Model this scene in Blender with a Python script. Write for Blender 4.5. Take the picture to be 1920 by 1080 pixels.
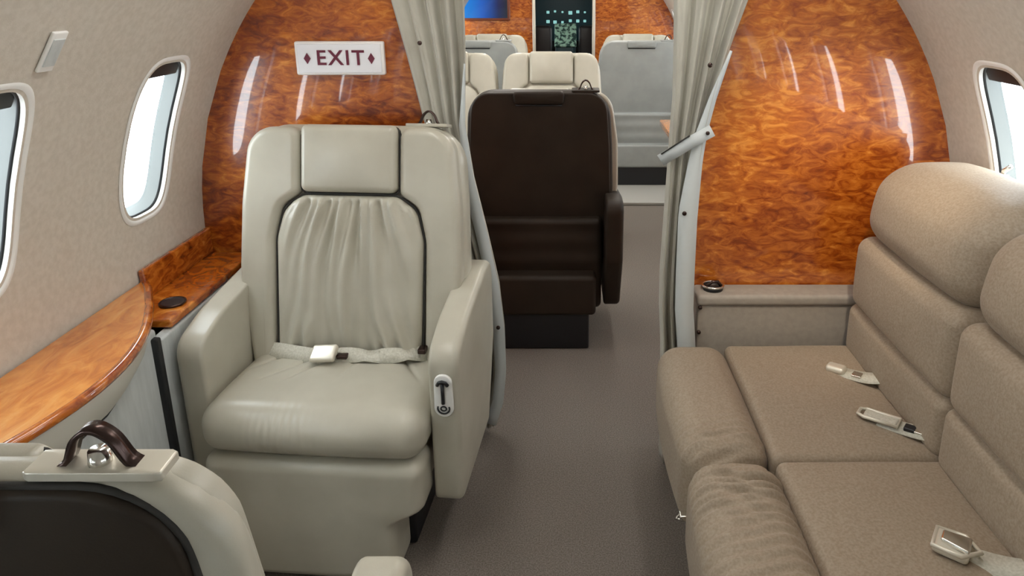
import bpy, bmesh, math, random
from mathutils import Vector, Matrix
random.seed(7)
for o in list(bpy.data.objects): bpy.data.objects.remove(o)
SC = bpy.context.scene
COL = SC.collection
PI = math.pi

# ------------------------------------------------------------------ camera
H = 1.45
cam_d = bpy.data.cameras.new('camera'); cam = bpy.data.objects.new('camera', cam_d); COL.objects.link(cam)
SC.camera = cam
cam.location = (0, 0, H)
TH = math.atan(365/1300)
cam.rotation_euler = (PI/2-TH, 0, 0)
cam_d.sensor_width = 36; cam_d.lens = 1300/1920*36
cam_d.shift_x = -102/1920; cam_d.shift_y = -190/1920
cam_d.clip_start = 0.02

# ------------------------------------------------------------------ exposure, sky
SC.view_settings.view_transform = 'Standard'; SC.view_settings.look = 'None'
SC.view_settings.gamma = 1; SC.view_settings.use_curve_mapping = False
SC.view_settings.exposure = 0.0
wd = bpy.data.worlds.new('sky'); SC.world = wd; wd.use_nodes = True
bg = wd.node_tree.nodes['Background']; bg.inputs[0].default_value = (0.90, 0.96, 1.0, 1); bg.inputs[1].default_value = 10.0

STRIP = 12.5      # ceiling wash light strength

# cabin cross-section: a circle of radius R about z = ZC
R = 1.15; ZC = 0.72
def cyl(phi, Y, side=1, off=0.0): return Vector((side*(R+off)*math.cos(phi), Y, ZC+(R+off)*math.sin(phi)))

# ------------------------------------------------------------------ materials
def newmat(name):
    m = bpy.data.materials.new(name); m.use_nodes = True
    nt = m.node_tree; b = nt.nodes['Principled BSDF']
    return m, nt, b
def simple(name, col, rough=0.5, metal=0.0, coat=0.0, spec=0.5):
    m, nt, b = newmat(name)
    b.inputs['Base Color'].default_value = (*col, 1); b.inputs['Roughness'].default_value = rough
    b.inputs['Metallic'].default_value = metal; b.inputs['Coat Weight'].default_value = coat
    b.inputs['Specular IOR Level'].default_value = spec
    return m
def noisy(name, c0, c1, rough=0.5, scale=40, bump=0.1, bscale=300, dist=0.001, coat=0.0, stretch=(1,1,1), detail=4, sheen=0.0, spec=0.5, lo=.35, hi=.65):
    m, nt, b = newmat(name); N = nt.nodes; L = nt.links
    tc = N.new('ShaderNodeTexCoord'); mp = N.new('ShaderNodeMapping'); mp.inputs['Scale'].default_value = stretch
    L.new(tc.outputs['Object'], mp.inputs[0])
    n = N.new('ShaderNodeTexNoise'); n.inputs['Scale'].default_value = scale; n.inputs['Detail'].default_value = detail
    L.new(mp.outputs[0], n.inputs['Vector'])
    cr = N.new('ShaderNodeValToRGB'); cr.color_ramp.elements[0].position = lo; cr.color_ramp.elements[1].position = hi
    cr.color_ramp.elements[0].color = (*c0, 1); cr.color_ramp.elements[1].color = (*c1, 1)
    L.new(n.outputs['Fac'], cr.inputs[0]); L.new(cr.outputs[0], b.inputs['Base Color'])
    n2 = N.new('ShaderNodeTexNoise'); n2.inputs['Scale'].default_value = bscale; n2.inputs['Detail'].default_value = 3
    L.new(mp.outputs[0], n2.inputs['Vector'])
    bp = N.new('ShaderNodeBump'); bp.inputs['Strength'].default_value = bump; bp.inputs['Distance'].default_value = dist
    L.new(n2.outputs['Fac'], bp.inputs['Height']); L.new(bp.outputs[0], b.inputs['Normal'])
    b.inputs['Roughness'].default_value = rough; b.inputs['Coat Weight'].default_value = coat
    b.inputs['Sheen Weight'].default_value = sheen; b.inputs['Specular IOR Level'].default_value = spec
    return m
def burl(name, cols, scale=7, stretch=(1, 1, 2.6), rough=0.25, coat=1.0):
    m, nt, b = newmat(name); N = nt.nodes; L = nt.links
    tc = N.new('ShaderNodeTexCoord'); mp = N.new('ShaderNodeMapping'); mp.inputs['Scale'].default_value = stretch
    L.new(tc.outputs['Object'], mp.inputs[0])
    n = N.new('ShaderNodeTexNoise'); n.inputs['Scale'].default_value = scale; n.inputs['Detail'].default_value = 7
    n.inputs['Roughness'].default_value = 0.62; n.inputs['Distortion'].default_value = 1.1
    L.new(mp.outputs[0], n.inputs['Vector'])
    n3 = N.new('ShaderNodeTexNoise'); n3.inputs['Scale'].default_value = 2.2; n3.inputs['Detail'].default_value = 2
    L.new(tc.outputs['Object'], n3.inputs['Vector'])
    mx = N.new('ShaderNodeMix'); mx.data_type = 'FLOAT'; mx.inputs[0].default_value = 0.33
    L.new(n.outputs['Fac'], mx.inputs[2]); L.new(n3.outputs['Fac'], mx.inputs[3])
    cr = N.new('ShaderNodeValToRGB'); e = cr.color_ramp.elements
    e[0].position = .33; e[0].color = (*cols[0], 1); e[1].position = .66; e[1].color = (*cols[-1], 1)
    for i, c in enumerate(cols[1:-1]):
        k = e.new(.33+.33*(i+1)/(len(cols)-1)); k.color = (*c, 1)
    L.new(mx.outputs[0], cr.inputs[0]); L.new(cr.outputs[0], b.inputs['Base Color'])
    b.inputs['Roughness'].default_value = rough; b.inputs['Coat Weight'].default_value = coat; b.inputs['Coat Roughness'].default_value = 0.03
    b.inputs['Coat IOR'].default_value = 1.6
    return m
def emis(name, col, s):
    m, nt, b = newmat(name); b.inputs['Base Color'].default_value = (0, 0, 0, 1)
    b.inputs['Emission Color'].default_value = (*col, 1); b.inputs['Emission Strength'].default_value = s
    return m

M = {}
M['cream'] = noisy('cream_leather', (.46, .435, .36), (.51, .485, .405), rough=.31, scale=9, bump=.2, bscale=420, dist=.0006, spec=.5)
M['brownl'] = noisy('dark_brown_leather', (.022, .015, .010), (.030, .021, .014), rough=.55, scale=10, bump=.3, bscale=420, dist=.0006, spec=.3)
M['greyl'] = noisy('grey_leather', (.30, .315, .305), (.34, .355, .345), rough=.45, scale=10, bump=.25, bscale=420, dist=.0006)
M['taupe'] = noisy('taupe_sofa_leather', (.29, .224, .160), (.36, .290, .218), rough=.62, scale=190, bump=.55, bscale=260, dist=.0012, sheen=.1, spec=.35, detail=2)
M['seam'] = simple('dark_seam', (.035, .033, .03), .8)
M['wall'] = noisy('wall_fabric', (.59, .54, .47), (.65, .60, .53), rough=.9, scale=70, bump=.35, bscale=350, dist=.001, detail=3, spec=.2)
M['ceil'] = simple('ceiling_panel_cloth', (.72, .70, .64), .8)
M['carpet'] = noisy('carpet_pile', (.17, .147, .126), (.295, .257, .226), rough=1, scale=260, bump=1, bscale=500, dist=.004, spec=.05, detail=3)
M['wood'] = burl('burl_veneer', [(.13, .017, .002), (.30, .058, .005), (.53, .145, .014), (.78, .30, .045)], scale=17, stretch=(1, 1, 2.4))
M['woodt'] = burl('burl_tabletop', [(.34, .085, .012), (.56, .18, .028), (.72, .28, .055), (.80, .38, .10)], scale=9, stretch=(2.4, 1, 1))
M['wdark'] = simple('dark_wood_edge', (.17, .035, .012), .3, coat=.6)
M['curtain'] = noisy('curtain_cloth', (.43, .41, .35), (.49, .475, .41), rough=.8, scale=8, bump=.3, bscale=500, dist=.0008, sheen=.2)
M['hem'] = simple('curtain_hem_cloth', (.60, .64, .65), .7)
M['white'] = simple('white_plastic', (.86, .86, .84), .4)
M['pale'] = simple('pale_reveal', (.24, .26, .26), .5)
M['gasket'] = simple('black_gasket', (.010, .012, .014), .5)
M['black'] = simple('black_plastic', (.012, .013, .016), .35)
M['chrome'] = simple('chrome_metal', (.8, .79, .75), .18, 1.0)
M['darkmetal'] = simple('dark_bronze_metal', (.07, .045, .04), .25, .8)
M['buckle'] = simple('buckle_cream_metal', (.74, .70, .60), .3, .35)
M['web'] = noisy('belt_webbing', (.50, .48, .40), (.62, .60, .52), rough=.8, scale=200, bump=.4, bscale=600, dist=.0006)
M['dado'] = noisy('pale_side_cloth', (.50, .53, .53), (.58, .61, .61), rough=.9, scale=60, bump=.2, stretch=(1, 1, .15))
M['apron'] = simple('apron_cream_paint', (.70, .68, .61), .45)
M['signw'] = simple('sign_white', (.80, .80, .84), .35)
M['signt'] = simple('sign_maroon_print', (.13, .012, .035), .5)
M['signe'] = simple('sign_rim', (.88, .86, .85), .35)
M['light'] = emis('lamp_diffuser', (1.0, .96, .90), STRIP)
M['skirt'] = noisy('taupe_box_cloth', (.31, .275, .24), (.35, .31, .27), rough=.7, scale=60, bump=.3)
M['strip'] = simple('floor_plate_vinyl', (.42, .41, .38), .5)

def glassmat():
    m = bpy.data.materials.new('window_glass'); m.use_nodes = True; nt = m.node_tree; nt.nodes.clear()
    o = nt.nodes.new('ShaderNodeOutputMaterial'); t = nt.nodes.new('ShaderNodeBsdfTransparent'); g = nt.nodes.new('ShaderNodeBsdfGlossy')
    g.inputs['Roughness'].default_value = .02; mx = nt.nodes.new('ShaderNodeMixShader'); mx.inputs[0].default_value = .05
    t.inputs[0].default_value = (.95, .98, .98, 1)
    nt.links.new(t.outputs[0], mx.inputs[1]); nt.links.new(g.outputs[0], mx.inputs[2]); nt.links.new(mx.outputs[0], o.inputs[0])
    return m
M['glass'] = glassmat()
def screenmat():
    m, nt, b = newmat('monitor_picture'); N = nt.nodes; L = nt.links
    tc = N.new('ShaderNodeTexCoord'); sp = N.new('ShaderNodeSeparateXYZ'); L.new(tc.outputs['Generated'], sp.inputs[0])
    cr = N.new('ShaderNodeValToRGB'); e = cr.color_ramp.elements
    e[0].position = .0; e[0].color = (.01, .25, .75, 1); e[1].position = 1; e[1].color = (.01, .015, .02, 1)
    k = e.new(.45); k.color = (.003, .10, .50, 1); k = e.new(.8); k.color = (.006, .02, .09, 1)
    L.new(sp.outputs[0], cr.inputs[0]); L.new(cr.outputs[0], b.inputs['Emission Color'])
    b.inputs['Emission Strength'].default_value = 1.0; b.inputs['Base Color'].default_value = (.01, .01, .015, 1); b.inputs['Roughness'].default_value = .15
    return m
M['screen'] = screenmat()

# ------------------------------------------------------------------ helpers
def meshobj(name, verts, faces, mat, parent=None, smooth=True):
    me = bpy.data.meshes.new(name); me.from_pydata([tuple(v) for v in verts], [], faces)
    me.materials.append(mat if not isinstance(mat, str) else M[mat])
    if smooth: me.polygons.foreach_set('use_smooth', [True]*len(me.polygons))
    bm = bmesh.new(); bm.from_mesh(me); bmesh.ops.recalc_face_normals(bm, faces=bm.faces); bm.to_mesh(me); bm.free()
    me.update()
    o = bpy.data.objects.new(name, me); COL.objects.link(o)
    if parent: o.parent = parent
    return o
def thing(name, label, cat, loc=(0, 0, 0), rz=0, group=None):
    o = bpy.data.objects.new(name, None); COL.objects.link(o); o.empty_display_size = .1
    o.location = loc; o.rotation_euler = (0, 0, rz); o['label'] = label; o['category'] = cat
    if group: o['group'] = group
    return o
def tag(o, label, cat, group=None):
    o['label'] = label; o['category'] = cat
    if group: o['group'] = group
    return o
def struct(o, label=None):
    o['kind'] = 'structure'
    if label: o['label'] = label
    return o
class MB:
    def __init__(s): s.v = []; s.f = []
    def add(s, vf):
        v, f = vf; n = len(s.v); s.v += [Vector(p) for p in v]; s.f += [tuple(i+n for i in q) for q in f]; return s
    def obj(s, name, mat, parent=None, smooth=True): return meshobj(name, s.v, s.f, mat, parent, smooth)
def vmap(vf, fn): return [Vector(fn(Vector(p))) for p in vf[0]], vf[1]

def rbox(c, size, r, seg=6, k=3, puff=(0, 0, 0), fn=None):
    h = [s/2 for s in size]; r = min([r]+[x*.999 for x in h]); hi = [x-r for x in h]
    if isinstance(seg, int): seg = (seg,)*3
    ax = []
    for a in range(3):
        e = [hi[a]+r*math.tan(math.radians(45*j/k)) for j in range(1, k+1)]
        m = [-hi[a]+2*hi[a]*i/seg[a] for i in range(seg[a]+1)]
        ax.append([-x for x in reversed(e)]+m+e)
    vs = []; idx = {}; fs = []
    def vid(p):
        key = tuple(round(x, 6) for x in p)
        if key in idx: return idx[key]
        q = Vector([max(-hi[i], min(hi[i], p[i])) for i in range(3)]); d = Vector(p)-q
        if d.length > 1e-9: d = d.normalized()*r
        w = q+d; o = Vector(w)
        for a in range(3):
            if puff[a]:
                b, e = [i for i in range(3) if i != a]
                o[a] += (w[a]/h[a])*puff[a]*max(0, 1-(w[b]/h[b])**2)*max(0, 1-(w[e]/h[e])**2)
        o += Vector(c)
        if fn: o = Vector(fn(o))
        idx[key] = len(vs); vs.append(o); return idx[key]
    for a in range(3):
        b, e = [i for i in range(3) if i != a]
        for sgn in (-1, 1):
            for i in range(len(ax[b])-1):
                for j in range(len(ax[e])-1):
                    q = []
                    for (ii, jj) in ((i, j), (i+1, j), (i+1, j+1), (i, j+1)):
                        p = [0, 0, 0]; p[a] = sgn*h[a]; p[b] = ax[b][ii]; p[e] = ax[e][jj]; q.append(vid(p))
                    if len(set(q)) >= 3: fs.append(tuple(dict.fromkeys(q)))
    return vs, fs
def box(c, s): return rbox(c, s, min(s)*.08, seg=1, k=1)

def rpoly(pts, n=160):
    """pts: [(u,v,radius)] counter-clockwise -> n evenly spaced outline points with rounded corners"""
    out = []
    m = len(pts)
    for i in range(m):
        p = Vector(pts[i][:2]); a = Vector(pts[i-1][:2]); b = Vector(pts[(i+1) % m][:2]); r = pts[i][2]
        da = (a-p); db = (b-p); la = da.length; lb = db.length; da.normalize(); db.normalize()
        if r <= 0: out.append(p); continue
        ang = da.angle(db); t = min(r/math.tan(ang/2), la*.48, lb*.48); 
        P0 = p+da*t; P2 = p+db*t
        for j in range(9):
            s = j/8; w = .5 + 0
            # rational quadratic ~ arc
            wt = math.sin(ang/2)
            den = (1-s)**2+2*wt*s*(1-s)+s*s
            out.append((P0*(1-s)**2+p*2*wt*s*(1-s)+P2*s*s)/den)
    # resample
    L = [0]; m = len(out)
    for i in range(m): L.append(L[-1]+(out[(i+1) % m]-out[i]).length)
    T = L[-1]; res = []; j = 0
    for k in range(n):
        d = T*k/n
        while L[j+1] < d: j += 1
        seg = L[j+1]-L[j]; t = (d-L[j])/seg if seg else 0
        res.append(out[j].lerp(out[(j+1) % m], t))
    return res
def pillow(outline, w0, w1, r, puff=0.0, rings=10, er=5, T=None, disp=None, bpuff=0.0, ctr=None):
    """solid between w0 (back) and w1 (front) inside the outline, front edge rounded by r, back edge by r/2"""
    n = len(outline); c = Vector((0, 0))
    for p in outline: c += p
    c /= n
    if ctr: c = Vector(ctr)
    nr = []
    for i in range(n):
        t = outline[(i+2) % n]-outline[i-2]; q = Vector((t.y, -t.x)); q.normalize(); nr.append(q)
    area = sum(outline[i].cross(outline[(i+1) % n]) if hasattr(outline[i], 'cross') else 0 for i in range(n))
    if area < 0: nr = [-q for q in nr]
    prof = []
    for j in range(er+1):                      # back edge
        a = PI/2*(1-j/er); rr = r*.5; prof.append((rr-rr*math.cos(a), w0+rr-rr*math.sin(a)))
    for j in range(er+1):                      # front edge
        a = PI/2*j/er; prof.append((r-r*math.cos(a), w1-r+r*math.sin(a)))
    V = []; F = []
    def put(u, v, w):
        if disp: w = disp(u, v, w)
        V.append(Vector(T(u, v, w)) if T else Vector((u, v, w)))
    ring_ids = []
    rb = r*.5
    def addring(fnp):
        ids = []
        for i in range(n):
            u, v, w = fnp(i); ids.append(len(V)); put(u, v, w)
        ring_ids.append(ids)
    bi = [outline[i]-nr[i]*rb for i in range(n)]; fi = [outline[i]-nr[i]*r for i in range(n)]
    br = max(2, rings//3)
    for k in range(1, br+1):
        s = k/br
        if s < 1: addring(lambda i, s=s: (*(c.lerp(bi[i], s)), w0-bpuff*(1-s*s)))
    for ins, w in prof: addring(lambda i, ins=ins, w=w: (*(outline[i]-nr[i]*ins), w))
    for k in range(1, rings):
        s = 1-k/rings
        addring(lambda i, s=s: (*(c.lerp(fi[i], s)), w1+puff*(1-s*s)))
    for a, b in zip(ring_ids, ring_ids[1:]):
        for i in range(n): F.append((a[i], a[(i+1) % n], b[(i+1) % n], b[i]))
    V0 = len(V); put(c.x, c.y, w0-bpuff); V1 = len(V); put(c.x, c.y, w1+puff)
    a = ring_ids[0]; b = ring_ids[-1]
    for i in range(n): F.append((V0, a[(i+1) % n], a[i])); F.append((V1, b[i], b[(i+1) % n]))
    return V, F
def tube(pts, r, n=8, closed=False, rfn=None):
    V = []; F = []; m = len(pts); pts = [Vector(p) for p in pts]; up = Vector((0.13, 0.27, .95)).normalized()
    for i in range(m):
        a = pts[i-1] if (i or closed) else pts[0]; b = pts[(i+1) % m] if (i < m-1 or closed) else pts[-1]
        t = (b-a).normalized(); x = t.cross(up)
        if x.length < .05: x = t.cross(Vector((1, 0, 0)))
        x.normalize(); y = x.cross(t)
        rr = rfn(i/(m-1)) if rfn else r
        for k in range(n):
            g = 2*PI*k/n; V.append(pts[i]+(x*math.cos(g)+y*math.sin(g))*rr)
    for i in range(m if closed else m-1):
        j = (i+1) % m
        for k in range(n): F.append((i*n+k, i*n+(k+1) % n, j*n+(k+1) % n, j*n+k))
    if not closed:
        F.append(tuple(range(n))); F.append(tuple((m-1)*n+k for k in reversed(range(n))))
    return V, F
def ribbon(pts, width, th, side=None):
    """flat strap along pts; side = direction across it"""
    V = []; F = []; m = len(pts); pts = [Vector(p) for p in pts]
    for i in range(m):
        t = (pts[min(i+1, m-1)]-pts[max(i-1, 0)]).normalized()
        s = Vector(side[i] if isinstance(side, list) else side).normalized(); s = (s-t*s.dot(t)).normalized(); nn = t.cross(s)
        wd_ = width[i] if isinstance(width, list) else width
        for (a, b) in ((-1, -1), (1, -1), (1, 1), (-1, 1)): V.append(pts[i]+s*a*wd_/2+nn*b*th/2)
    for i in range(m-1):
        for k in range(4): F.append((i*4+k, i*4+(k+1) % 4, i*4+4+(k+1) % 4, i*4+4+k))
    F.append((0, 1, 2, 3)); F.append(tuple((m-1)*4+k for k in (3, 2, 1, 0)))
    return V, F
def grid(P, closeU=False):
    V = []; F = []; m = len(P); n = len(P[0])
    for row in P: V += [Vector(p) for p in row]
    for i in range(m if closeU else m-1):
        for j in range(n-1):
            a = i*n+j; b = ((i+1) % m)*n+j; F.append((a, a+1, b+1, b))
    return V, F
def prism(poly, a0, a1, fn):
    """poly [(p,q)], extruded a0..a1, fn(p,q,a)->xyz"""
    n = len(poly); V = [Vector(fn(p, q, a0)) for p, q in poly]+[Vector(fn(p, q, a1)) for p, q in poly]
    F = [tuple(range(n)), tuple(range(2*n-1, n-1, -1))]+[(i, (i+1) % n, n+(i+1) % n, n+i) for i in range(n)]
    return V, F
def disc(c, r, axis, th=.004, n=20):
    c = Vector(c); axis = Vector(axis).normalized(); return tube([c-axis*th/2, c-axis*th*.3, c+axis*th*.3, c+axis*th/2], r, n, rfn=lambda s: r if .2 < s < .8 else r*.9)
def bez(p, n=14):
    p = [Vector(q) for q in p]; out = []
    for i in range(n+1):
        t = i/n; q = list(p)
        while len(q) > 1: q = [q[k].lerp(q[k+1], t) for k in range(len(q)-1)]
        out.append(q[0])
    return out

# ------------------------------------------------------------------ fuselage shell
YA, YB = -1.6, 8.6
fl = MB(); fl.add(rbox((0, (YA+YB)/2, -.02), (1.94, YB-YA, .04), .004, seg=1, k=1)); struct(fl.obj('floor', 'carpet', smooth=False))
WH, WS = .103, .215            # half width, half arc height of a window opening
PHI_LO, PHI_HI = .010, .72
SC0 = .318*R                     # arc position of window centre
def sup(t, a, b, e=3.6):
    c, s = math.cos(t), math.sin(t)
    return (a*math.copysign(abs(c)**(2/e), c), b*math.copysign(abs(s)**(2/e), s))
CELL = .57; NH = 64
def side_wall(side, c0, name):
    V = []; F = []; Nn = []
    k0 = math.floor((YA-(c0-CELL/2))/CELL)+0; ks = []
    k = 0
    while c0+k*CELL+CELL/2 > YA: k -= 1
    k += 1
    lo, hi = PHI_LO*R, PHI_HI*R
    centres = []
    while c0+k*CELL+CELL/2 < YB: centres.append(c0+k*CELL); k += 1
    def pv(Y, s):
        p = cyl(s/R, Y, side); V.append(p); Nn.append(Vector((-side*math.cos(s/R), 0, -math.sin(s/R)))); return len(V)-1
    for cy in centres:
        rings = []
        for q in range(9):
            t = q/8; ids = []
            for i in range(NH):
                a = 2*PI*i/NH; hx, hs = sup(a, WH, WS)
                # point on the cell border in the same direction
                dx, ds = hx, hs; bx = CELL/2; up = hi-SC0; dn = SC0-lo
                f = min(bx/abs(dx) if abs(dx) > 1e-9 else 1e9, (up if ds > 0 else dn)/abs(ds) if abs(ds) > 1e-9 else 1e9)
                ids.append(pv(cy+hx+(dx*f-hx)*t, SC0+hs+(ds*f-hs)*t))
            rings.append(ids)
        for a, b in zip(rings, rings[1:]):
            for i in range(NH): F.append((a[i], a[(i+1) % NH], b[(i+1) % NH], b[i]))
        # the four corners of the cell
        outer = rings[-1]
        for sx, ss in ((1, 1), (-1, 1), (-1, -1), (1, -1)):
            cs = hi if ss > 0 else lo; cx_ = cy+sx*CELL/2
            best = None
            for i in range(NH):
                p, q = V[outer[i]], V[outer[(i+1) % NH]]
                ip = abs(p.y-cx_) < 1e-6; iq = abs(q.y-cx_) < 1e-6
                zc = cyl(cs/R, 0, side).z
                jp = abs(p.z-zc) < 1e-6; jq = abs(q.z-zc) < 1e-6
                if (ip and jq and not iq) or (iq and jp and not ip):
                    mid = (p+q)/2
                    if (mid.y-cy)*sx > 0 and (mid.z-cyl(SC0/R, 0, side).z)*ss > 0: best = i
            if best is not None: F.append((outer[best], outer[(best+1) % NH], pv(cx_, cs)))
    # lower wall down to the floor, and end fillers
    def patch(y0, y1, a0, a1, n=10):
        ids = [[pv(y, (a0+(a1-a0)*j/n)*R) for j in range(n+1)] for y in (y0, y1)]
        for j in range(n): F.append((ids[0][j], ids[0][j+1], ids[1][j+1], ids[1][j]))
    y0, y1 = centres[0]-CELL/2, centres[-1]+CELL/2
    patch(YA, YB, -.70, PHI_LO, 14); patch(YA, y0, PHI_LO, PHI_HI, 14); patch(y1, YB, PHI_LO, PHI_HI, 14)
    me = bpy.data.meshes.new(name); me.from_pydata([tuple(v) for v in V], [], F); me.materials.append(M['wall'])
    me.polygons.foreach_set('use_smooth', [True]*len(me.polygons))
    # face the cabin
    bm = bmesh.new(); bm.from_mesh(me); bm.normal_update()
    flip = [f for f in bm.faces if f.normal.x*side > 0]
    bmesh.ops.reverse_faces(bm, faces=flip); bm.to_mesh(me); bm.free()
    me.normals_split_custom_set_from_vertices([tuple(v) for v in Nn])
    o = bpy.data.objects.new(name, me); COL.objects.link(o); struct(o)
    return centres
LC = side_wall(-1, 1.79, 'wall_left')
RC = side_wall(1, 1.645, 'wall_right')

def window(side, cy, n):
    def ring(a, b, off, e=3.6):
        out = []
        for i in range(NH):
            hx, hs = sup(2*PI*i/NH, a, b, e); out.append(cyl((SC0+hs)/R, cy+hx, side, off))
        return out
    root = bpy.data.objects.new('window_%d' % n, None); COL.objects.link(root); root.location = cyl(SC0/R, cy, side); struct(root)
    inv = -root.location
    def ob(name, rings, mat):
        V, F = grid([[p+inv for p in r]+[r[0]+inv] for r in rings]); meshobj(name, V, F, mat, root)
    w, s = WH, WS
    ob('window_rim', [ring(w+.020, s+.020, -.001), ring(w+.016, s+.016, -.004), ring(w+.009, s+.009, -.002), ring(w+.003, s+.003, .003), ring(w, s, .010)], 'white')
    ob('gasket', [ring(w, s, .010), ring(w-.003, s-.003, .011), ring(w-.004, s-.004, .015)], 'gasket')
    ob('reveal', [ring(w-.003, s-.003, .014), ring(w-.008, s-.008, .024), ring(w-.014, s-.014, .036), ring(w-.018, s-.018, .042)], 'pale')
    r = ring(w-.013, s-.013, .038); c = cyl(SC0/R, cy, side, .038)
    V = [p+inv for p in r]+[c+inv]; F = [(i, (i+1) % NH, NH) for i in range(NH)]
    meshobj('glass_pane', V, F, 'glass', root)
    # dark pleated shade drawn up at the head of the opening
    sh = MB()
    def sfn(p): return cyl((SC0+p.y)/R, cy+p.x, side, p.z)+inv
    sh.add(rbox((0, s-.030, .026), (1.5*w, .040, .022), .006, seg=(8, 1, 1), fn=sfn)); sh.obj('shade_cassette', 'gasket', root)
    return root
wn = 1
for cy in LC:
    if -1.2 < cy < 8: window(-1, cy, wn); wn += 1
for cy in RC:
    if -1.2 < cy < 8: window(1, cy, wn); wn += 1

# ceiling
P = []
for y in (YA, YB):
    row = []
    for i in range(41):
        a = PHI_HI-.002+(PI-2*PHI_HI+.004)*i/40; p = cyl(a, y); p.z = min(p.z, 1.80+.0*p.x); row.append(p)
    P.append(row)
V, F = grid(P); struct(meshobj('ceiling', V, F, 'ceil'))
def fullwall(name, y, th, mat):
    pl = []
    for i in range(49):
        a = -.70+(PI+1.40)*i/48; p = cyl(a, 0, off=-.001); pl.append((p.x, min(p.z, 1.80)))
    V, F = prism(pl, y, y+th, lambda p, q, a: (p, a, q)); return struct(meshobj(name, V, F, mat, smooth=False))
fullwall('wall_rear', YA, .03, 'wall'); fullwall('wall_front', YB-.03, .03, 'black')

def partition(name, side, y, xin, mat, th=.035, ztop=1.80):
    pl = [(side*xin, 0.0)]
    for i in range(31):
        a = -.675+(.675+1.22)*i/30; p = cyl(a, 0, off=.004)
        if p.x > xin: pl.append((side*p.x, min(p.z, ztop)))
    pl.append((side*xin, ztop))
    V, F = prism(pl, y, y+th, lambda p, q, a: (p, a, q))
    return struct(meshobj(name, V, F, mat, smooth=False))
YL, YR = 2.09, 1.97
partition('wall_bulkhead_left', -1, YL, .36, 'wood'); partition('wall_bulkhead_right', 1, YR, .345, 'wood')
# header over the opening
hd = MB(); hd.add(box((0, 2.06, 1.775), (.86, .10, .05))); struct(hd.obj('trim_1', 'ceil', smooth=False))

# ceiling lamps: one long wash lamp each side, fore and aft of the partition
def ceiling_lamp(x, y0, y1, label):
    t = thing('ceiling_lamp', label, 'ceiling light', (x, (y0+y1)/2, 1.795), 0, 'long wash lamps along the ceiling')
    L_ = y1-y0
    a = MB(); a.add(rbox((0, 0, -.012), (.15, L_, .022), .006, seg=1)); a.obj('housing', 'white', t)
    b = MB(); b.add(rbox((0, 0, -.027), (.11, L_-.04, .012), .004, seg=1)); b.obj('diffuser', 'light', t)
for x, n_ in ((-.42, 'left'), (.42, 'right')):
    ceiling_lamp(x, .75, 1.80, 'long white wash lamp on the ceiling above the %s side of the near cabin' % n_)
    ceiling_lamp(x, 2.35, 6.7, 'long white wash lamp on the ceiling above the %s side of the far cabin' % n_)

def added_spot_lamp(loc, aim, label, power):  # unseen spot lamp, added to brighten the lower right burl panel
    t = thing('added_spot_lamp', label, 'reading light', loc)
    d = (Vector(aim)-Vector(loc)).normalized(); q = d.to_track_quat('-Z', 'Y').to_matrix()
    MB().add(vmap(tube([(0, 0, .03), (0, 0, 0), (0, 0, -.02)], .024, 20), lambda p: q @ p)).obj('lamp_barrel', 'white', t)
    MB().add(tube([(0, 0, .0), (0.0, 0, 1.80-loc[2])], .012, 10)).obj('lamp_mount', 'white', t)
    ld = bpy.data.lights.new('added_spot_beam', 'SPOT'); ld.energy = power; ld.color = (1, .86, .66); ld.spot_size = math.radians(58); ld.spot_blend = 1.0; ld.shadow_soft_size = .02
    lo = bpy.data.objects.new('added_spot_beam', ld); COL.objects.link(lo); lo.parent = t; lo.location = d*.028; lo.rotation_euler = d.to_track_quat('-Z', 'Y').to_euler()
added_spot_lamp((.62, 1.15, 1.66), (.80, 1.97, .72), 'small white spot lamp added out of view to brighten the right burl panel', 27)

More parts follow.
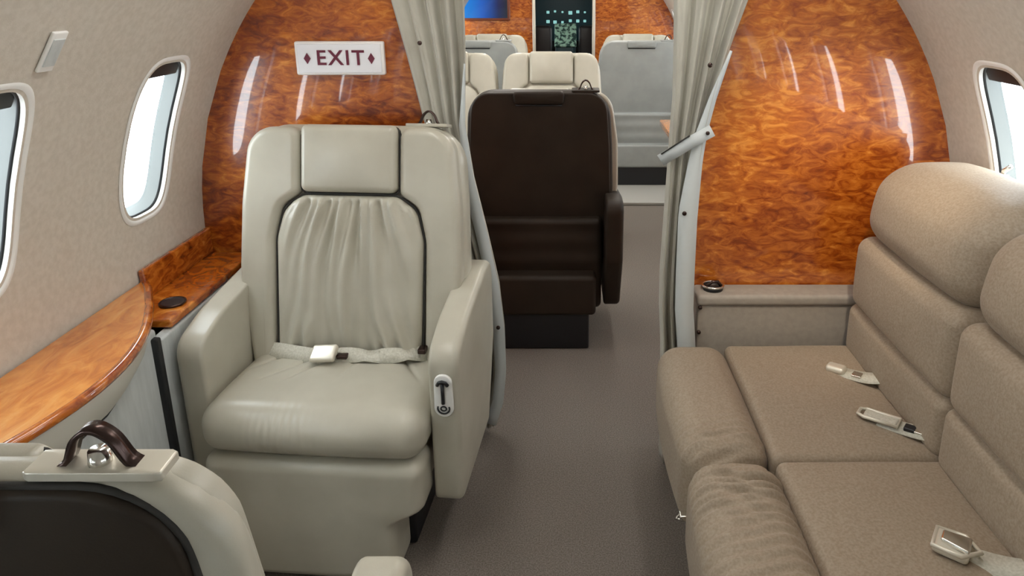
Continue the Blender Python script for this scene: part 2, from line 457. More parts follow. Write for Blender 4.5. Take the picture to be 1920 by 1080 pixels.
# ------------------------------------------------------------------ chair builder
def arc_outline(w, v0, v1, rt, rb, n=160, wb=None):
    wb = wb or w
    return rpoly([(-wb, v0, rb), (wb, v0, rb), (w, v1, rt), (-w, v1, rt)], n)
def make_chair(label, loc, rz, rear='cream', cat='chair', group=None, detail=2, arms=True, hook=1, grip=True, lining=None, belt=False, control=False, name='cabin_chair', rec=14.5, rim=.032, thick=.085, wk=1.0, shell='cream', armc='cream', sx=1.0, bo=0.0, sz=1.0, af=0.0):
    t = thing(name, label, cat, loc, rz, group); t.scale = (sx, 1, sz)
    n = 160 if detail == 2 else 72
    sn, cs = math.sin(math.radians(rec)), math.cos(math.radians(rec))
    def T(u, v, w):
        w = w*wk if w > 0 else w
        return (u, .030+v*sn-w*cs, .385+v*cs+w*sn)
    lea = 'cream'
    # back shell
    ol = rpoly([(-.285, .00, .03), (.285, .00, .03), (.325, .30, .3), (.318, .50, .3), (.302, .722, .125), (-.302, .722, .125), (-.318, .50, .3), (-.325, .30, .3)], n)
    MB().add(pillow(ol, -thick, .014, .040 if thick > .07 else .030, puff=.0, rings=6, T=T)).obj('backrest', shell, t)
    # side wings: bolsters left and right of the centre panels
    for s in (-1, 1):
        x_ = bo if s < 0 else 0
        pts = [(s*.143, .715, .03), (s*.143, .530, .02), (s*.197, .494, .05), (s*.217, .40, .1), (s*.217, .02, .02), (s*(.275+x_), .01, .02), (s*(.318+x_), .30, .3), (s*(.312+x_), .50, .3), (s*(.290+x_*.6), .712, .12)]
        if s > 0: pts = pts[::-1]
        o2 = rpoly(pts[::-1] if False else pts, n)
        MB().add(pillow(o2, -.02, .048, .022, puff=.0, rings=5, er=8, T=T, ctr=(s*.252, .5))).obj('side_bolster', lea, t)
    # headrest
    MB().add(rbox((0, -.0175, .627), (.274, .073, .188), .020, seg=(10, 2, 8), k=4, puff=(.0, .010, .0), fn=lambda p: T(p.x*(1-.02*(p.z-.53)), p.z, -p.y))).obj('headrest', lea, t)
    # gathered lumbar panel
    ll = rpoly([(-.205, .055, .03), (.205, .055, .03), (.210, .40, .12), (.190, .485, .06), (.135, .524, .05), (-.135, .524, .05), (-.190, .485, .06), (-.210, .40, .12)], 260 if detail == 2 else 90)
    def ruche(u, v, w):
        if w < .02: return w
        tt = max(0, min(1, (v-.06)/.44)); e = math.sin(PI*min(1, max(0, (.207-abs(u))/.10))*.5)*min(1, max(0, (.522-v)/.02))*min(1, max(0, (v-.055)/.03))
        q = u/(.55+.45*math.sin(PI*(1-tt)*.5)+.10)
        top = math.exp(-((tt-1)/.38)**2); bot = math.exp(-(tt/.35)**2)
        f = .0045*math.sin(q*150+2.0*math.sin(tt*4+u*9))*(.35+top*.9)*math.exp(-(u/.16)**2)
        f += .0040*math.sin(q*62+1.1+1.8*tt)*(.6+.5*top)
        f += .0050*math.sin((u*.75+tt*.10)*190+1.5)*bot*math.exp(-((u-.14)/.07)**2)
        f += .0045*math.sin((u*.8-tt*.09)*170)*bot*math.exp(-((u+.15)/.06)**2)
        f -= .008*math.exp(-((u-.012)/.010)**2)*(.5+.5*math.sin(tt*6+1))*.6
        return w+f*e*2.4
    MB().add(pillow(ll, -.03, .048, .022, puff=.024, rings=34 if detail == 2 else 12, T=T, disp=ruche if detail == 2 else None)).obj('lumbar_cushion', lea, t)
    # seam lines
    if detail == 2:
        sm = MB()
        for outl, w in ((rpoly([(p[0]*1.012, p[1], p[2]) for p in [(-.140, .529, .02), (.140, .529, .02), (.139, .716, .02), (-.139, .716, .02)]], 90), .026), (rpoly([(-.209, .050, .03), (.209, .050, .03), (.213, .40, .12), (.192, .488, .06), (.136, .527, .05), (-.136, .527, .05), (-.192, .488, .06), (-.213, .40, .12)], 160), .026)):
            sm.add(tube([T(p.x, p.y, w) for p in outl], .0036, 6, closed=True))
        sm.obj('seam_line', 'seam', t)
    # seat cushion
    def seatfn(p):
        q = Vector(p)
        f = max(0, min(1, (q.y+.15)/.13)) if q.z > .44 else 0
        if f > 0:
            for (x0, sl, a) in ((-.17, .9, .010), (-.07, .8, .010), (-.03, .6, .012), (.035, .1, .006), (.16, -.7, .008)):
                d = (q.x-x0)-sl*(q.y+.0); q.z -= a*f*math.exp(-(d/.008)**2)
            q.z -= .012*f*f*.3
        q.z += .004*math.sin((q.y+.3)*9)*(1 if q.z > .4 else 0)
        # fine stretch creases over the front roll
        if q.y < -.2 and q.z > .36: q.y += .0011*math.sin(q.x*330)*math.exp(-((q.x+.07)/.07)**2)
        return q
    dn = 60 if detail == 2 else 8
    MB().add(rbox((0, -.085, .398), (.574, .40, .128), .056, seg=(dn*2, dn, 3), k=5, puff=(0, .016, .012), fn=seatfn)).obj('seat_cushion', lea, t)
    # leg rest: wide head running down into a narrower shin panel
    def lf(p):
        q = Vector(p); a = max(0, min(1, (q.z-.165)/.05)); a = a*a*(3-2*a)
        q.x *= (.745+.255*a) if q.x > 0 else (.86+.14*max(0, min(1, q.z/.30))); q.y -= .022*max(0, 1-q.z/.25)*(1 if q.y < -.22 else 0); return q
    MB().add(rbox((0, -.225, .1690), (.558, .13, .333), .032, seg=(10, 3, 44), k=5, puff=(0, .010, 0), fn=lf)).obj('leg_rest', lea, t)
    b = MB(); b.add(rbox((0, .06, .25), (.50, .36, .18), .02, seg=1)); b.obj('seat_frame', rear, t)
    b = MB(); b.add(rbox((0, .03, .085), (.44, .40, .17), .01, seg=1)); b.obj('pedestal', 'black', t)
    if arms:
        for s in (-1, 1):
            pl = rpoly([(-.205-af, .175, .02), (.16, .175, .02), (.275, .42, .05), (.275, .672, .05), (.16, .678, .1), (-.08, .642+af*.3, .25), (-.205-af, .600+af*1.0, .06)], n)
            # extrude the side profile across x with rounded edges
            def TA(u, v, w, s=s): return (s*(.290+w), u, v)
            MB().add(pillow(pl, -.002, .074, .020, puff=.003, rings=5, T=TA, bpuff=.002)).obj('armrest', armc, t)
        if control:
            c = thing_part('recline_control', t)
            x = .327; y = -.211
            oo = rpoly([(-.025, -.008, .024), (.025, -.008, .024), (.022, .108, .021), (-.022, .108, .021)], 48)
            MB().add(pillow(oo, -.004, .004, .003, rings=2, T=lambda u, v, w: (x+u, y-w, .442+v))).obj('escutcheon', 'white', c)
            h = MB(); h.add(tube([(x, y-.008, .474), (x, y-.009, .53)], .0045, 8)); h.add(tube([(x-.013, y-.007, .524), (x-.008, y-.010, .533), (x, y-.011, .536), (x+.008, y-.010, .533), (x+.013, y-.007, .524)], .0045, 8)); h.obj('lever', 'black', c)
            k = MB()
            k.add(tube([(x+.015*math.cos(a*PI/8), y-.006, .459+.014*math.sin(a*PI/8)) for a in range(7, 18)], .0022, 6))
            k.add(tube([(x+.007*math.cos(a*PI/8), y-.006, .459+.006*math.sin(a*PI/8)) for a in range(16)], .002, 6, closed=True)); k.obj('dial', 'black', c)
    # rear panel
    rl = rpoly([(-.285, -.02, .02), (.285, -.02, .02), (.322-rim, .28, .3), (.314-rim, .50, .3), (.296-rim, .722-rim*.25, .085), (-.296+rim, .722-rim*.25, .085), (-.314+rim, .50, .3), (-.322+rim, .28, .3)], n)
    TB = lambda u, v, w: T(u, v, .003-thick-w)
    MB().add(pillow(rl, -.01, .012, .008, puff=.006, rings=4, T=TB)).obj('back_panel', rear, t)
    def sk(p):
        q = Vector(p); q.y += (.0022*math.sin(q.z*70) if q.z > .2 else 0) if q.y > thick+.06 else 0; return q
    MB().add(rbox((0, thick+.055, .365), (.555, .09, .41), .025, seg=(2, 2, 50), fn=sk)).obj('rear_skirt', rear, t)
    if rim > .034:
        pp = rpoly([(-.285, .02, .02), (.285, .02, .02), (.322-rim, .28, .3), (.314-rim, .50, .3), (.296-rim, .722-rim*.25, .085), (-.296+rim, .722-rim*.25, .085), (-.314+rim, .50, .3), (-.322+rim, .28, .3)], n)
        sm = MB(); sm.add(tube([TB(p.x*1.012, p.y*1.001, .002) for p in pp], .004, 6, closed=True)); sm.obj('welt', 'seam', t)
    if grip:
        gl = rpoly([(-.105, .675, .012), (.105, .675, .012), (.112, .728, .018), (-.112, .728, .018)], 60)
        g = MB().add(pillow(gl, -.006, .030, .012, puff=.002, rings=3, T=TB)).obj('head_grip', rear if rear != 'cream' else 'cream', t)
        gs = MB(); gs.add(tube([TB(u, .671, .014) for u in (-.10, -.05, 0, .05, .10)], .004, 6)); gs.obj('grip_slot', 'black', g)
    if hook:
        hx = .20*hook; c = thing_part('coat_hook', t)
        hp = [T(hx+a, .712+b_, -thick*.6+w) for a, b_, w in ((-.038, .012, 0), (-.026, .020, 0), (-.017, .040, 0), (-.008, .050, 0), (.0, .053, 0), (.008, .050, 0), (.017, .040, 0), (.026, .020, 0), (.038, .012, 0))]
        hh = MB(); hh.add(ribbon(bezs(hp), .014, .005, T(0, 0, 1) and (Vector(T(0, 0, 1))-Vector(T(0, 0, 0))))); hh.obj('hook_loop', 'darkmetal', c)
        pk = MB(); pk.add(tube([T(hx, .722, -thick*.6), T(hx, .742, -thick*.6)], .011, 12, rfn=lambda s: .011 if s < .5 else .008)); pk.obj('hook_pin', 'chrome', c)
        pq = rpoly([(-.062, -.05, .004), (.062, -.05, .004), (.062, .05, .004), (-.062, .05, .004)], 40)
        pt = MB().add(pillow(pq, -.004, .005, .002, rings=2, T=lambda u, v, w: T(hx+u*.95, .724+w, -thick*.6+v*thick*9.5*.9))); pt.obj('hook_plate', 'buckle' if rear == 'brownl' and rim > .034 else rear, c)
    if belt:
        sb = thing_part('seat_belt', t)
        a = MB(); a.add(ribbon(bez([(-.245, .02, .465), (-.20, -.02, .492), (-.14, -.015, .474), (-.06, -.045, .486), (-.03, -.04, .482)]), .045, .003, (.1, .5, .6)))
        a.add(ribbon(bez([(-.03, -.04, .484), (.03, -.01, .50), (.08, -.05, .466), (.13, -.01, .505), (.17, -.03, .48), (.20, -.01, .496), (.245, .03, .47)]), .042, .003, [(.2*math.sin(i), .6, .5+.4*math.sin(i*1.1)) for i in range(15)])); a.obj('belt_webbing', 'web', sb)
        k = MB(); k.add(vmap(rbox((0, 0, 0), (.072, .05, .018), .007, seg=2), lambda p: Matrix.Rotation(math.radians(30), 3, 'X') @ Matrix.Rotation(math.radians(-8), 3, 'Y') @ p+Vector((-.045, -.050, .502)))); k.obj('buckle', 'buckle', sb)
        MB().add(rbox((.0, -.03, .488), (.03, .03, .012), .003, seg=1)).obj('belt_latch', 'darkmetal', sb); MB().add(rbox((.215, .0, .497), (.022, .03, .014), .003, seg=1)).obj('belt_adjuster', 'darkmetal', sb)
    return t
def thing_part(name, parent):
    o = bpy.data.objects.new(name, None); COL.objects.link(o); o.parent = parent; return o
def bezs(p):
    # Catmull-Rom through p
    p = [Vector(q) for q in p]; out = []
    for i in range(len(p)-1):
        a = p[max(i-1, 0)]; b = p[i]; c = p[i+1]; d = p[min(i+2, len(p)-1)]
        for k in range(4):
            t = k/4; out.append(.5*((2*b)+(-a+c)*t+(2*a-5*b+4*c-d)*t*t+(-a+3*b-3*c+d)*t**3))
    out.append(p[-1]); return out

make_chair('cream leather cabin chair facing the camera below the EXIT sign', (-.612, 1.742, 0), math.radians(-4.5), belt=True, control=True, grip=False, hook=1, rec=12.5)
make_chair('foreground chair seen from behind, dark brown back panel in a broad cream rim', (-.600, .600, 0), PI, rear='brownl', hook=-1, rim=.036, rec=3, thick=.036, wk=.3, sz=.955, af=.075)
make_chair('chair seen from behind with an all dark brown back, beyond the curtains', (-.108, 2.86, 0), PI, rear='brownl', hook=-1, rim=.008, rec=4, thick=.07, wk=.3, shell='brownl', armc='brownl', sx=.92, bo=.034, sz=.975)
make_chair('cream chair facing the camera directly behind the dark brown chair back', (-.09, 4.03, 0), 0, detail=1, arms=False, hook=0, grip=False, sx=.95, sz=1.015)
make_chair('cream chair mostly hidden by the left curtain, third row', (-.715, 4.03, 0), 0, detail=1, arms=False, hook=0, grip=False, sx=.95, sz=1.015)
make_chair('chair seen from behind with a grey leather back', (.555, 5.36, 0), PI, rear='greyl', detail=1, hook=-1, rim=.008, rec=4, thick=.07, wk=.3, shell='greyl', armc='greyl')
make_chair('grey topped chair back peeking over the third row cream chairs at left', (-.665, 5.36, 0), PI, rear='greyl', detail=1, hook=-1, rim=.008, rec=4, thick=.07, wk=.3, shell='greyl', armc='greyl')
make_chair('farthest cream chair on the left, below the blue monitor', (-.66, 6.12, 0), 0, detail=1, arms=False, hook=0, grip=False)
make_chair('farthest cream chair on the right, just above the grey chair back', (.635, 6.12, 0), 0, detail=1, arms=False, hook=0, grip=False)

# ------------------------------------------------------------------ sofa
sofa = thing('sofa', 'taupe three-cushion leather sofa along the right wall', 'sofa', (.65, .95, 0))
SO = -Vector((.65, .95, 0))
def sob(name, vf, mat, par=None):
    return meshobj(name, [Vector(p)+SO for p in vf[0]], vf[1], mat, par or sofa)
YS = [(1.835, 1.315), (1.315, .79), (.79, .27)]
rs = random.Random(3)
for i, (y1, y0) in enumerate(YS):
    cy = (y0+y1)/2; ly = y1-y0-.001
    # front bolster with creases
    ph = [rs.uniform(0, 6) for _ in range(12)]
    def bf(p, i=i, cy=cy, ly=ly, ph=ph, y0=y0, y1=y1):
        q = Vector(p); d0 = q.y-y0; d1 = y1-q.y
        up = 1 if q.z > .30 else 0
        end = (math.exp(-(d0/.09)**2) if i == 0 else 0)+(math.exp(-((d1-.09)/.09)**2) if i == 1 else 0)*.9
        amp = .0062*end*up*max(0, min(1, (q.x-.24)/.05+.3))
        q.z += amp*math.sin(q.y*260+3*math.sin(q.x*22+ph[0])+ph[1])+amp*.6*math.sin(q.y*140+ph[2]+q.x*14)
        if i == 1: q.z += .0026*math.sin(q.y*210+2.5*math.sin(q.x*26))*up
        q.x -= .010*math.sin(PI*max(0, min(1, (q.y-y0)/(y1-y0)))) if q.x < .34 else 0
        return q
    sob('front_bolster', rbox((.364, cy, .350), (.196, ly, .235), .060, seg=(14, 110, 4), k=5, puff=(.006, .003, .010), fn=bf), 'taupe')
    def sf(p, y1=y1, i=i):
        q = Vector(p)
        if q.z > .42 and i < 2: q.z += .003*math.sin(q.x*14)*math.sin(q.y*17)
        return q
    sob('seat_cushion', rbox((.654, cy, .38), (.388, ly, .155), .022, seg=(24, 24, 2), k=4, puff=(0, .003, .012), fn=sf), 'taupe')
    # back: lower, middle and head rolls
    sg = lambda c, s, r, pf: rbox(c, s, r, seg=(4, 20, 6), k=5, puff=pf)
    sob('lower_back_roll', sg((.895, cy, .520), (.17, ly, .155), .030, (.006, .002, .004)), 'taupe')
    sob('middle_back_roll', sg((.915, cy, .695), (.21, ly, .210), .038, (.012, .002, .006)), 'taupe')
    def hf(p):
        q = Vector(p); f = max(0, (q.z-.80)/.22); q.x += .035*f*f; return q
    sob('headrest_roll', rbox((.950, cy, .902), (.265, ly, .220), .078, seg=(8, 20, 6), k=6, puff=(.014, .004, .022), fn=hf), 'taupe')
b = MB(); b.add(rbox((.69, 1.05, .18), (.62, 1.56, .30), .01, seg=1)); sob('base', (b.v, b.f), 'skirt')
b = MB(); b.add(rbox((.98, 1.05, .55), (.06, 1.56, .60), .02, seg=1)); sob('back_frame', (b.v, b.f), 'skirt')
b = MB(); b.add(rbox((.268, 1.318, .300), (.022, .022, .016), .003, seg=1)); b.add(tube([(.262, 1.308, .300), (.250, 1.318, .292), (.262, 1.328, .300)], .003, 6)); sob('release_latch', (b.v, b.f), 'chrome')
# sofa seat belts
def sbelt(kind, Y0, pts, ang):
    c = thing_part('seat_belt', sofa); p = [Vector(q) for q in pts]
    sob('belt_webbing', ribbon(bez(p), .040 if kind != 2 else .05, .003, (0.1, 1, 0.15)), 'web', c)
    e = p[-1]; d = (p[-1]-p[-2]).normalized(); side = Vector((0, 0, 1)).cross(d).normalized(); up = d.cross(side)
    Mx = Matrix((d, side, up)).transposed()
    loc = lambda q: Mx @ Vector(q)+e
    if kind == 0:
        sob('buckle', vmap(rbox((.010, 0, .006), (.050, .034, .020), .009, seg=2), loc), 'buckle', c)
        sob('belt_latch', vmap(rbox((-.045, 0, .004), (.025, .026, .007), .002, seg=1), loc), 'chrome', c)
    elif kind == 1:
        fr = tube([loc((a, b_, .010)) for a, b_ in ((-.045, -.019), (.030, -.019), (.044, -.012), (.044, .012), (.030, .019), (-.045, .019))], .0045, 8, closed=True)
        sob('buckle_frame', fr, 'buckle', c)
        sob('buckle', vmap(rbox((-.005, 0, .007), (.076, .032, .011), .005, seg=2), loc), 'web', c)
        sob('belt_latch', vmap(rbox((-.070, 0, .006), (.026, .024, .010), .003, seg=1), loc), 'black', c)
        sob('belt_tongue', vmap(rbox((-.100, 0, .008), (.040, .030, .005), .002, seg=1), loc), 'chrome', c)
    else:
        sob('buckle', vmap(rbox((.005, 0, .010), (.06, .058, .018), .008, seg=2), loc), 'buckle', c)
        sob('buckle_flap', vmap(rbox((.0, 0, .023), (.048, .034, .009), .004, seg=2, fn=lambda q: (q.x, q.y*(1.25-.5*(q.x+.02)/.05), q.z)), loc), 'chrome', c)
        sob('buckle_frame', tube([loc(q) for q in ((.034, -.026, .016), (.034, .026, .016), (-.012, .030, .018), (-.040, .0, .020), (-.012, -.030, .018))], .0045, 8, closed=True), 'buckle', c)
sbelt(0, 1.62, [(.835, 1.585, .50), (.80, 1.60, .472), (.765, 1.635, .470), (.735, 1.660, .468)], 0)
sbelt(1, 1.40, [(.842, 1.345, .50), (.83, 1.36, .476), (.79, 1.40, .470), (.742, 1.438, .468)], 0)
sbelt(2, 1.00, [(.850, .955, .505), (.82, .970, .475), (.76, .995, .468), (.705, 1.035, .470)], 0)

# cabinet at the far end of the sofa
cab = thing('end_cabinet', 'low taupe padded cabinet between the sofa end and the right burl panel', 'cabinet', (.72, 1.92, 0))
def cb(name, c, s, mat, r=.006): m = MB(); m.add(rbox((c[0]-.72, c[1]-1.92, c[2]), s, r, seg=2)); return m.obj(name, mat, cab)
cb('body', (.71, 1.924, .28), (.64, .080, .555), 'skirt'); cb('top_cap', (.71, 1.920, .573), (.648, .092, .034), 'skirt', .012)
for z in (.55, .47, .40): MB().add(disc((.396-.72, 1.880-1.92, z), .006, (0, 1, 0), .008, 12)).obj('snap_button', 'darkmetal', cab)
ch = thing('cup_holder', 'small dark round cup holder with a chrome rim on the cabinet by the right curtain', 'cup holder', (.440, 1.925, .590))
MB().add(tube([(0, 0, 0), (0, 0, .012)], .030, 24)).obj('well', 'black', ch)
MB().add(tube([(.031*math.cos(a*PI/12), .031*math.sin(a*PI/12)*.9, .013) for a in range(24)], .0035, 6, closed=True)).obj('rim', 'chrome', ch)
MB().add(tube([(-.022, -.01, .012), (-.005, -.012, .028), (.012, -.01, .028), (.022, -.006, .014)], .005, 6)).obj('flap', 'darkmetal', ch)

# ------------------------------------------------------------------ left side ledge, table, dado
led = thing('side_ledge', 'burl veneer ledge with a raised back strip between left wall and near chair', 'ledge', (-1.08, 1.80, .60))
LO = -Vector((-1.08, 1.80, .60))
def lob(name, vf, mat, par): return meshobj(name, [Vector(p)+LO for p in vf[0]], vf[1], mat, par, smooth=False)
lob('ledge_top', rbox((-1.075, 1.845, .636), (.140, .480, .024), .006, seg=2), 'wood', led)
lob('back_strip', rbox((-1.139, 1.905, .690), (.016, .365, .085), .005, seg=1), 'wood', led)
lob('ledge_front', rbox((-1.02, 1.80, .31), (.03, .54, .62), .006, seg=1), 'dado', led)
w = MB(); w.add(tube([(-1.052, 1.70, .6485), (-1.052, 1.70, .6535)], .030, 28)); lob('cup_well', (w.v, w.f), 'black', led)
w = MB(); w.add(tube([(-1.052+.031*math.cos(a*PI/14), 1.70+.031*math.sin(a*PI/14), .653) for a in range(28)], .0028, 6, closed=True)); lob('cup_rim', (w.v, w.f), 'darkmetal', led)

# lens-shaped side table
outer = [(-1.142, 1.735), (-1.110, 1.695), (-1.070, 1.630), (-1.035, 1.572), (-.975, 1.450), (-.940, 1.330), (-.932, 1.210), (-.950, 1.090), (-.990, .960), (-1.03, .83), (-1.10, .73), (-1.142, .69)]
sm_o = [(p.x, p.y) for p in bezs([(a, b_, 0) for a, b_ in outer])]
tb = thing('side_table', 'curved burl veneer side table bulging from the left wall under the windows', 'table', (-1.05, 1.2, .68))
TO = -Vector((-1.05, 1.2, .68))
pl = sm_o
V, F = prism(pl, .684, .700, lambda p, q, a: (p, q, a)); MB().add((V, F)); tt = meshobj('tabletop', [p+TO for p in V], F, 'woodt', tb, smooth=False)
e = MB(); e.add(tube([(p+.000, q, .692) for p, q in pl], .0115, 10)); meshobj('table_edge', [p+TO for p in e.v], e.f, 'wood', tb)
dx = lambda q: -1.012-.05*max(0, (1.0-q))
rows = []
for (k, z) in ((0, .682), (.06, .655), (.22, .625), (.5, .595), (.8, .573), (1.0, .560)):
    row = []
    for p, q in pl:
        xb = min(p, -1.0-.02*k) if p < -1.0 else -1.0
        row.append(Vector((p+(xb-p)*k-.004, q+(1.25-q)*.10*k, z+(.065*max(0, min(1.4, (q-1.34)/.16)))*k))+TO)
    rows.append(row)
V, F = grid(rows); ap = meshobj('apron', V, F, 'apron', tb)
e = MB(); e.add(tube([r_ for r_ in rows[-1]], .0035, 6)); meshobj('apron_seam', e.v, e.f, 'gasket', tb)
# dado panel
dd = MB(); dd.add(rbox((-1.035, .55, .33), (.06, 1.98, .655), .008, seg=1)); struct(dd.obj('baseboard_left', 'dado', smooth=False))
gp = MB(); gp.add(rbox((-1.003, 1.522, .33), (.026, .020, .62), .005, seg=1)); struct(gp.obj('trim_2', 'gasket', smooth=False))

# ------------------------------------------------------------------ wall placard, shade latch, exit sign
s0 = .5*1.15
pc = thing('wall_placard', 'small pale blank plate on the left wall above the nearest window', 'sign plate', cyl(.575, 1.315, -1))
def wfn(p, phi=.575, y=1.315, side=-1): return cyl(phi+p.y/R, y+p.x, side, -p.z)-cyl(phi, y, side)
MB().add(rbox((0, 0, .004), (.040, .088, .007), .003, seg=1, fn=wfn)).obj('plate', 'white', pc)
MB().add(rbox((0, 0, .0085), (.030, .060, .003), .001, seg=1, fn=wfn)).obj('plate_insert', 'dado', pc)
lt = thing('shade_latch', 'small chrome latch at the foot of the right window by the sofa headrest', 'latch', cyl(.235, 1.70, 1, -.012))
MB().add(rbox((0, 0, 0), (.018, .03, .045), .005, seg=1)).add(tube([(0, 0, .015), (-.012, -.02, .035), (-.006, -.035, .05)], .006, 8)).obj('catch', 'chrome', lt)

yb = YL-.002
sg_ = thing('exit_sign', 'white EXIT sign with a red diamond at each end on the left burl panel', 'sign', (-.667, yb-.012, 1.262), math.radians(0))
MB().add(rbox((0, 0, 0), (.262, .022, .098), .006, seg=1)).obj('sign_rim', 'signe', sg_)
MB().add(rbox((0, -.0105, 0), (.246, .006, .084), .002, seg=1)).obj('sign_face', 'signw', sg_)
def textmesh(body, size, mat, parent, loc):
    cu = bpy.data.curves.new('lettering', 'FONT'); cu.body = body; cu.size = size; cu.extrude = .0012; cu.align_x = 'CENTER'; cu.align_y = 'CENTER'; cu.space_character = 1.18; cu.offset = .0008
    to = bpy.data.objects.new('tmp', cu); COL.objects.link(to); bpy.context.view_layer.update()
    me = bpy.data.meshes.new_from_object(to.evaluated_get(bpy.context.evaluated_depsgraph_get())); bpy.data.objects.remove(to)
    me.materials.clear(); me.materials.append(M[mat]); o = bpy.data.objects.new('lettering', me); COL.objects.link(o); o.parent = parent
    o.location = loc; o.rotation_euler = (PI/2, 0, 0); return o
textmesh('EXIT', .061, 'signt', sg_, (.003, -.0145, 0))
for s in (-1, 1):
    V, F = prism([(-.010, 0), (0, -.016), (.010, 0), (0, .016)], -.0155, -.013, lambda p, q, a, s=s: (s*.094+p, a, q)); meshobj('diamond', V, F, 'signt', sg_, smooth=False)

# ------------------------------------------------------------------ curtains
def p2x(px, z, Y):            # column of the photo -> x on the plane at distance Y (used once to size the drape)
    d = Y*math.cos(TH)+(H-z)*math.sin(TH); return (px-1062)*d/1300
def curtain(name, label, Y, st, folds, amp, seed):
    root = thing(name, label, 'curtain', (p2x((st[0][1]+st[0][2])/2, 1.4, Y), Y, .02))
    off = -root.location; rr = random.Random(seed); ph = rr.uniform(0, 6)
    def edges(z):
        for a, b in zip(st, st[1:]):
            if a[0] >= z >= b[0]:
                t = (a[0]-z)/(a[0]-b[0]); t = t
                return [p2x(a[k], a[0], Y)*(1-t)+p2x(b[k], b[0], Y)*t for k in (1, 2)]
        return [p2x(st[-1][1], z, Y), p2x(st[-1][2], z, Y)]
    rows = []; NZ = 70; NU = 110
    for i in range(NZ+1):
        z = st[0][0]+(st[-1][0]-st[0][0])*i/NZ; x0, x1 = edges(z); row = []
        for j in range(NU+1):
            u = j/NU; a = amp*(.7+.3*math.sin(z*3+u*5)); e = math.sin(PI*u)**.3 if 0 < u < 1 else 0
            uu = u+.02*math.sin(u*2*PI*folds+1+z*1.5)*e
            q = math.sin(u*2*PI*folds+ph+.5*math.sin(z*4+u*3)); y = Y+a*math.copysign(abs(q)**.7, q)+a*.30*math.sin(u*2*PI*folds*2.3+z*2.2)
            row.append(Vector((x0+(x1-x0)*uu, y, z))+off)
        rows.append(row)
    V, F = grid(rows); o = meshobj('drape', V, F, 'curtain', root)
    md = o.modifiers.new('thick', 'SOLIDIFY'); md.thickness = .003
    return root, edges, rows, off
ztop = 1.78
cl, el, rl_, ofl = curtain('curtain', 'cream curtain gathered at the left edge of the doorway behind the near chair', 2.062,
    [(ztop, 700, 868), (1.43, 735, 872), (1.27, 765, 875), (1.07, 798, 874), (.90, 835, 890), (.72, 872, 915), (.55, 896, 936), (.40, 902, 946), (.25, 908, 949), (.14, 902, 944), (.02, 886, 926)], 4, .019, 5)
cr_, er_, rr_, ofr = curtain('curtain', 'cream curtain with a snapped tie strap right of the doorway beside the sofa', 1.900,
    [(ztop, 1262, 1440), (1.43, 1264, 1402), (1.34, 1264, 1378), (1.17, 1262, 1338), (1.08, 1257, 1322), (1.00, 1254, 1313), (.83, 1246, 1303), (.66, 1238, 1298), (.55, 1236, 1296), (.43, 1238, 1300), (.02, 1236, 1296)], 3.5, .026, 11)
# hem bands and fittings
def hem(root, edges, Y, off, z0, z1, k, inset, w=.022):
    pts = []; ws = []
    for i in range(41):
        z = z0+(z1-z0)*i/40; x = edges(z)[k]; t = min(1, .12+i/16); ws.append(w*t); pts.append(Vector((x+inset*t, Y-.030, z))+off)
    meshobj('hem_band', *ribbon(pts, ws, .004, (1, 0, 0)), 'hem', root)
hem(cl, el, 2.060, ofl, 1.25, .05, 1, -.015, .036); hem(cr_, er_, 1.900, ofr, 1.30, .05, 1, -.026, .054)
def snap(root, x, y, z, off): meshobj('snap_button', *disc(Vector((x, y, z))+off, .0065, (0, 1, 0), .006, 12), 'darkmetal', root)
snap(cr_, p2x(1331, 1.26, 1.87), 1.868, 1.262, ofr); snap(cr_, p2x(1283, .85, 1.87), 1.868, .847, ofr)
snap(cl, p2x(934, .42, 2.01), 2.012, .417, ofl); snap(cl, p2x(787, 1.30, 2.01), 2.012, 1.31, ofl)
A = Vector((p2x(1240, 1.01, 1.86), 1.872, 1.00)); B = Vector((p2x(1295, 1.04, 1.85), 1.856, 1.055)); Cc = Vector((p2x(1336, 1.08, 1.85), 1.856, 1.088))
st_ = meshobj('tie_strap', *ribbon([A+ofr, A.lerp(B, .5)+ofr, B+ofr, Cc+ofr], .034, .004, (-.4, 0, 1)), 'hem', cr_)
meshobj('snap_button', *disc(Cc.lerp(B, .22)+Vector((0, -.004, 0))+ofr, .0055, (0, 1, 0), .005, 12), 'darkmetal', cr_)
sh2 = MB(); sh2.add(tube([A+Vector((0, -.004, .019))+ofr, B+Vector((-.004, -.004, .019))+ofr], .002, 6)); sh2.obj('strap_edge', 'seam', cr_)

# ------------------------------------------------------------------ far cabin and cockpit
partition('wall_cockpit_left', -1, 7.0, .315, 'wood'); partition('wall_cockpit_right', 1, 7.0, .265, 'wood')
dr = thing('cockpit_door_frame', 'slim white-edged frame around the cockpit doorway', 'door frame', (-.02, 6.98, 0))
for x in (-.318, .268):
    MB().add(rbox((x+.02, 0, .9), (.030, .045, 1.8), .006, seg=1)).obj('jamb', 'buckle', dr)
mo = thing('wall_monitor', 'blue lit monitor in a dark frame on the far left wood wall', 'monitor', (-.80, 6.985, 1.34))
MB().add(rbox((0, 0, 0), (.50, .03, .32), .01, seg=1)).obj('bezel', 'wdark', mo)
MB().add(rbox((0, -.017, 0), (.45, .006, .27), .002, seg=1)).obj('screen', 'screen', mo)
ft = thing('folding_table', 'small burl table jutting from the right wall beside the right curtain', 'table', (.835, 4.0, .66))
MB().add(rbox((0, 0, 0), (.50, .60, .04), .008, seg=1)).obj('tabletop', 'woodt', ft)
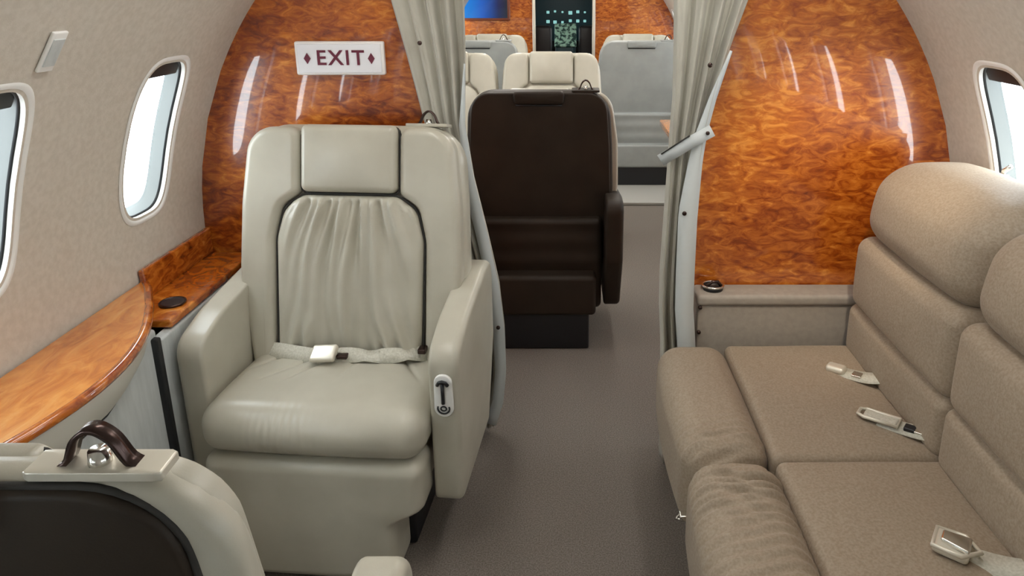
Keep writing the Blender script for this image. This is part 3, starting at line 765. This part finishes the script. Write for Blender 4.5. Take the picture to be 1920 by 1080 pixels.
MB().add(rbox((.03, 0, -.15), (.40, .5, .26), .03, seg=1)).obj('support', 'wdark', ft)
fp = MB(); fp.add(rbox((.50, 4.98, .012), (.62, .62, .022), .006, seg=1)); tag(fp.obj('floor_plate', 'strip'), 'pale floor plate under the front of the grey-backed chair', 'floor plate')
# cockpit
teal = simple('teal_panel', (.010, .045, .060), .4); M['teal'] = teal
ip = thing('instrument_panel', 'dark teal instrument panel seen through the cockpit doorway', 'instrument panel', (0, 8.2, 1.2))
MB().add(rbox((0, 0, .08), (1.3, .10, .75), .02, seg=1)).obj('panel', 'teal', ip)
lm = emis('lit_display', (.35, .75, .72), .8); M['lit'] = lm
rp = random.Random(9)
for r_i, z in enumerate((.03, -.075)):
    for x in (-.21, -.13, -.045, .045, .13, .21):
        s = rp.uniform(.022, .046); MB().add(rbox((x, -.055, z+rp.uniform(-.01, .01)), (s, .012, s*.9), .004, seg=1)).obj('gauge', 'lit', ip)
pd = thing('centre_pedestal', 'pale green lit control pedestal between the black pilot seats', 'control pedestal', (-.01, 7.75, 0))
MB().add(rbox((0, 0, .46), (.22, .35, .92), .03, seg=1)).obj('body', 'teal', pd)
pm = noisy('lit_keys', (.02, .07, .06), (.45, .75, .62), rough=.4, scale=28, bump=0, detail=1, lo=.42, hi=.56); M['keys'] = pm
MB().add(vmap(rbox((0, 0, 0), (.235, .30, .03), .01, seg=1), lambda p: Matrix.Rotation(math.radians(50), 3, 'X') @ p+Vector((0, -.10, 1.0)))).obj('key_panel', 'keys', pd)
for s, n_ in ((-1, 'left'), (1, 'right')):
    ps = thing('pilot_seat', 'black pilot seat on the %s of the green control pedestal' % n_, 'seat', (s*.26-.01, 7.5, 0))
    MB().add(rbox((0, .0, .80), (.24, .10, .62), .04, seg=3)).obj('backrest', 'black', ps)
    MB().add(rbox((0, .22, .44), (.24, .40, .12), .04, seg=3)).obj('seat_cushion', 'black', ps)
    MB().add(rbox((0, .22, .19), (.16, .20, .38), .01, seg=1)).obj('pedestal', 'black', ps)
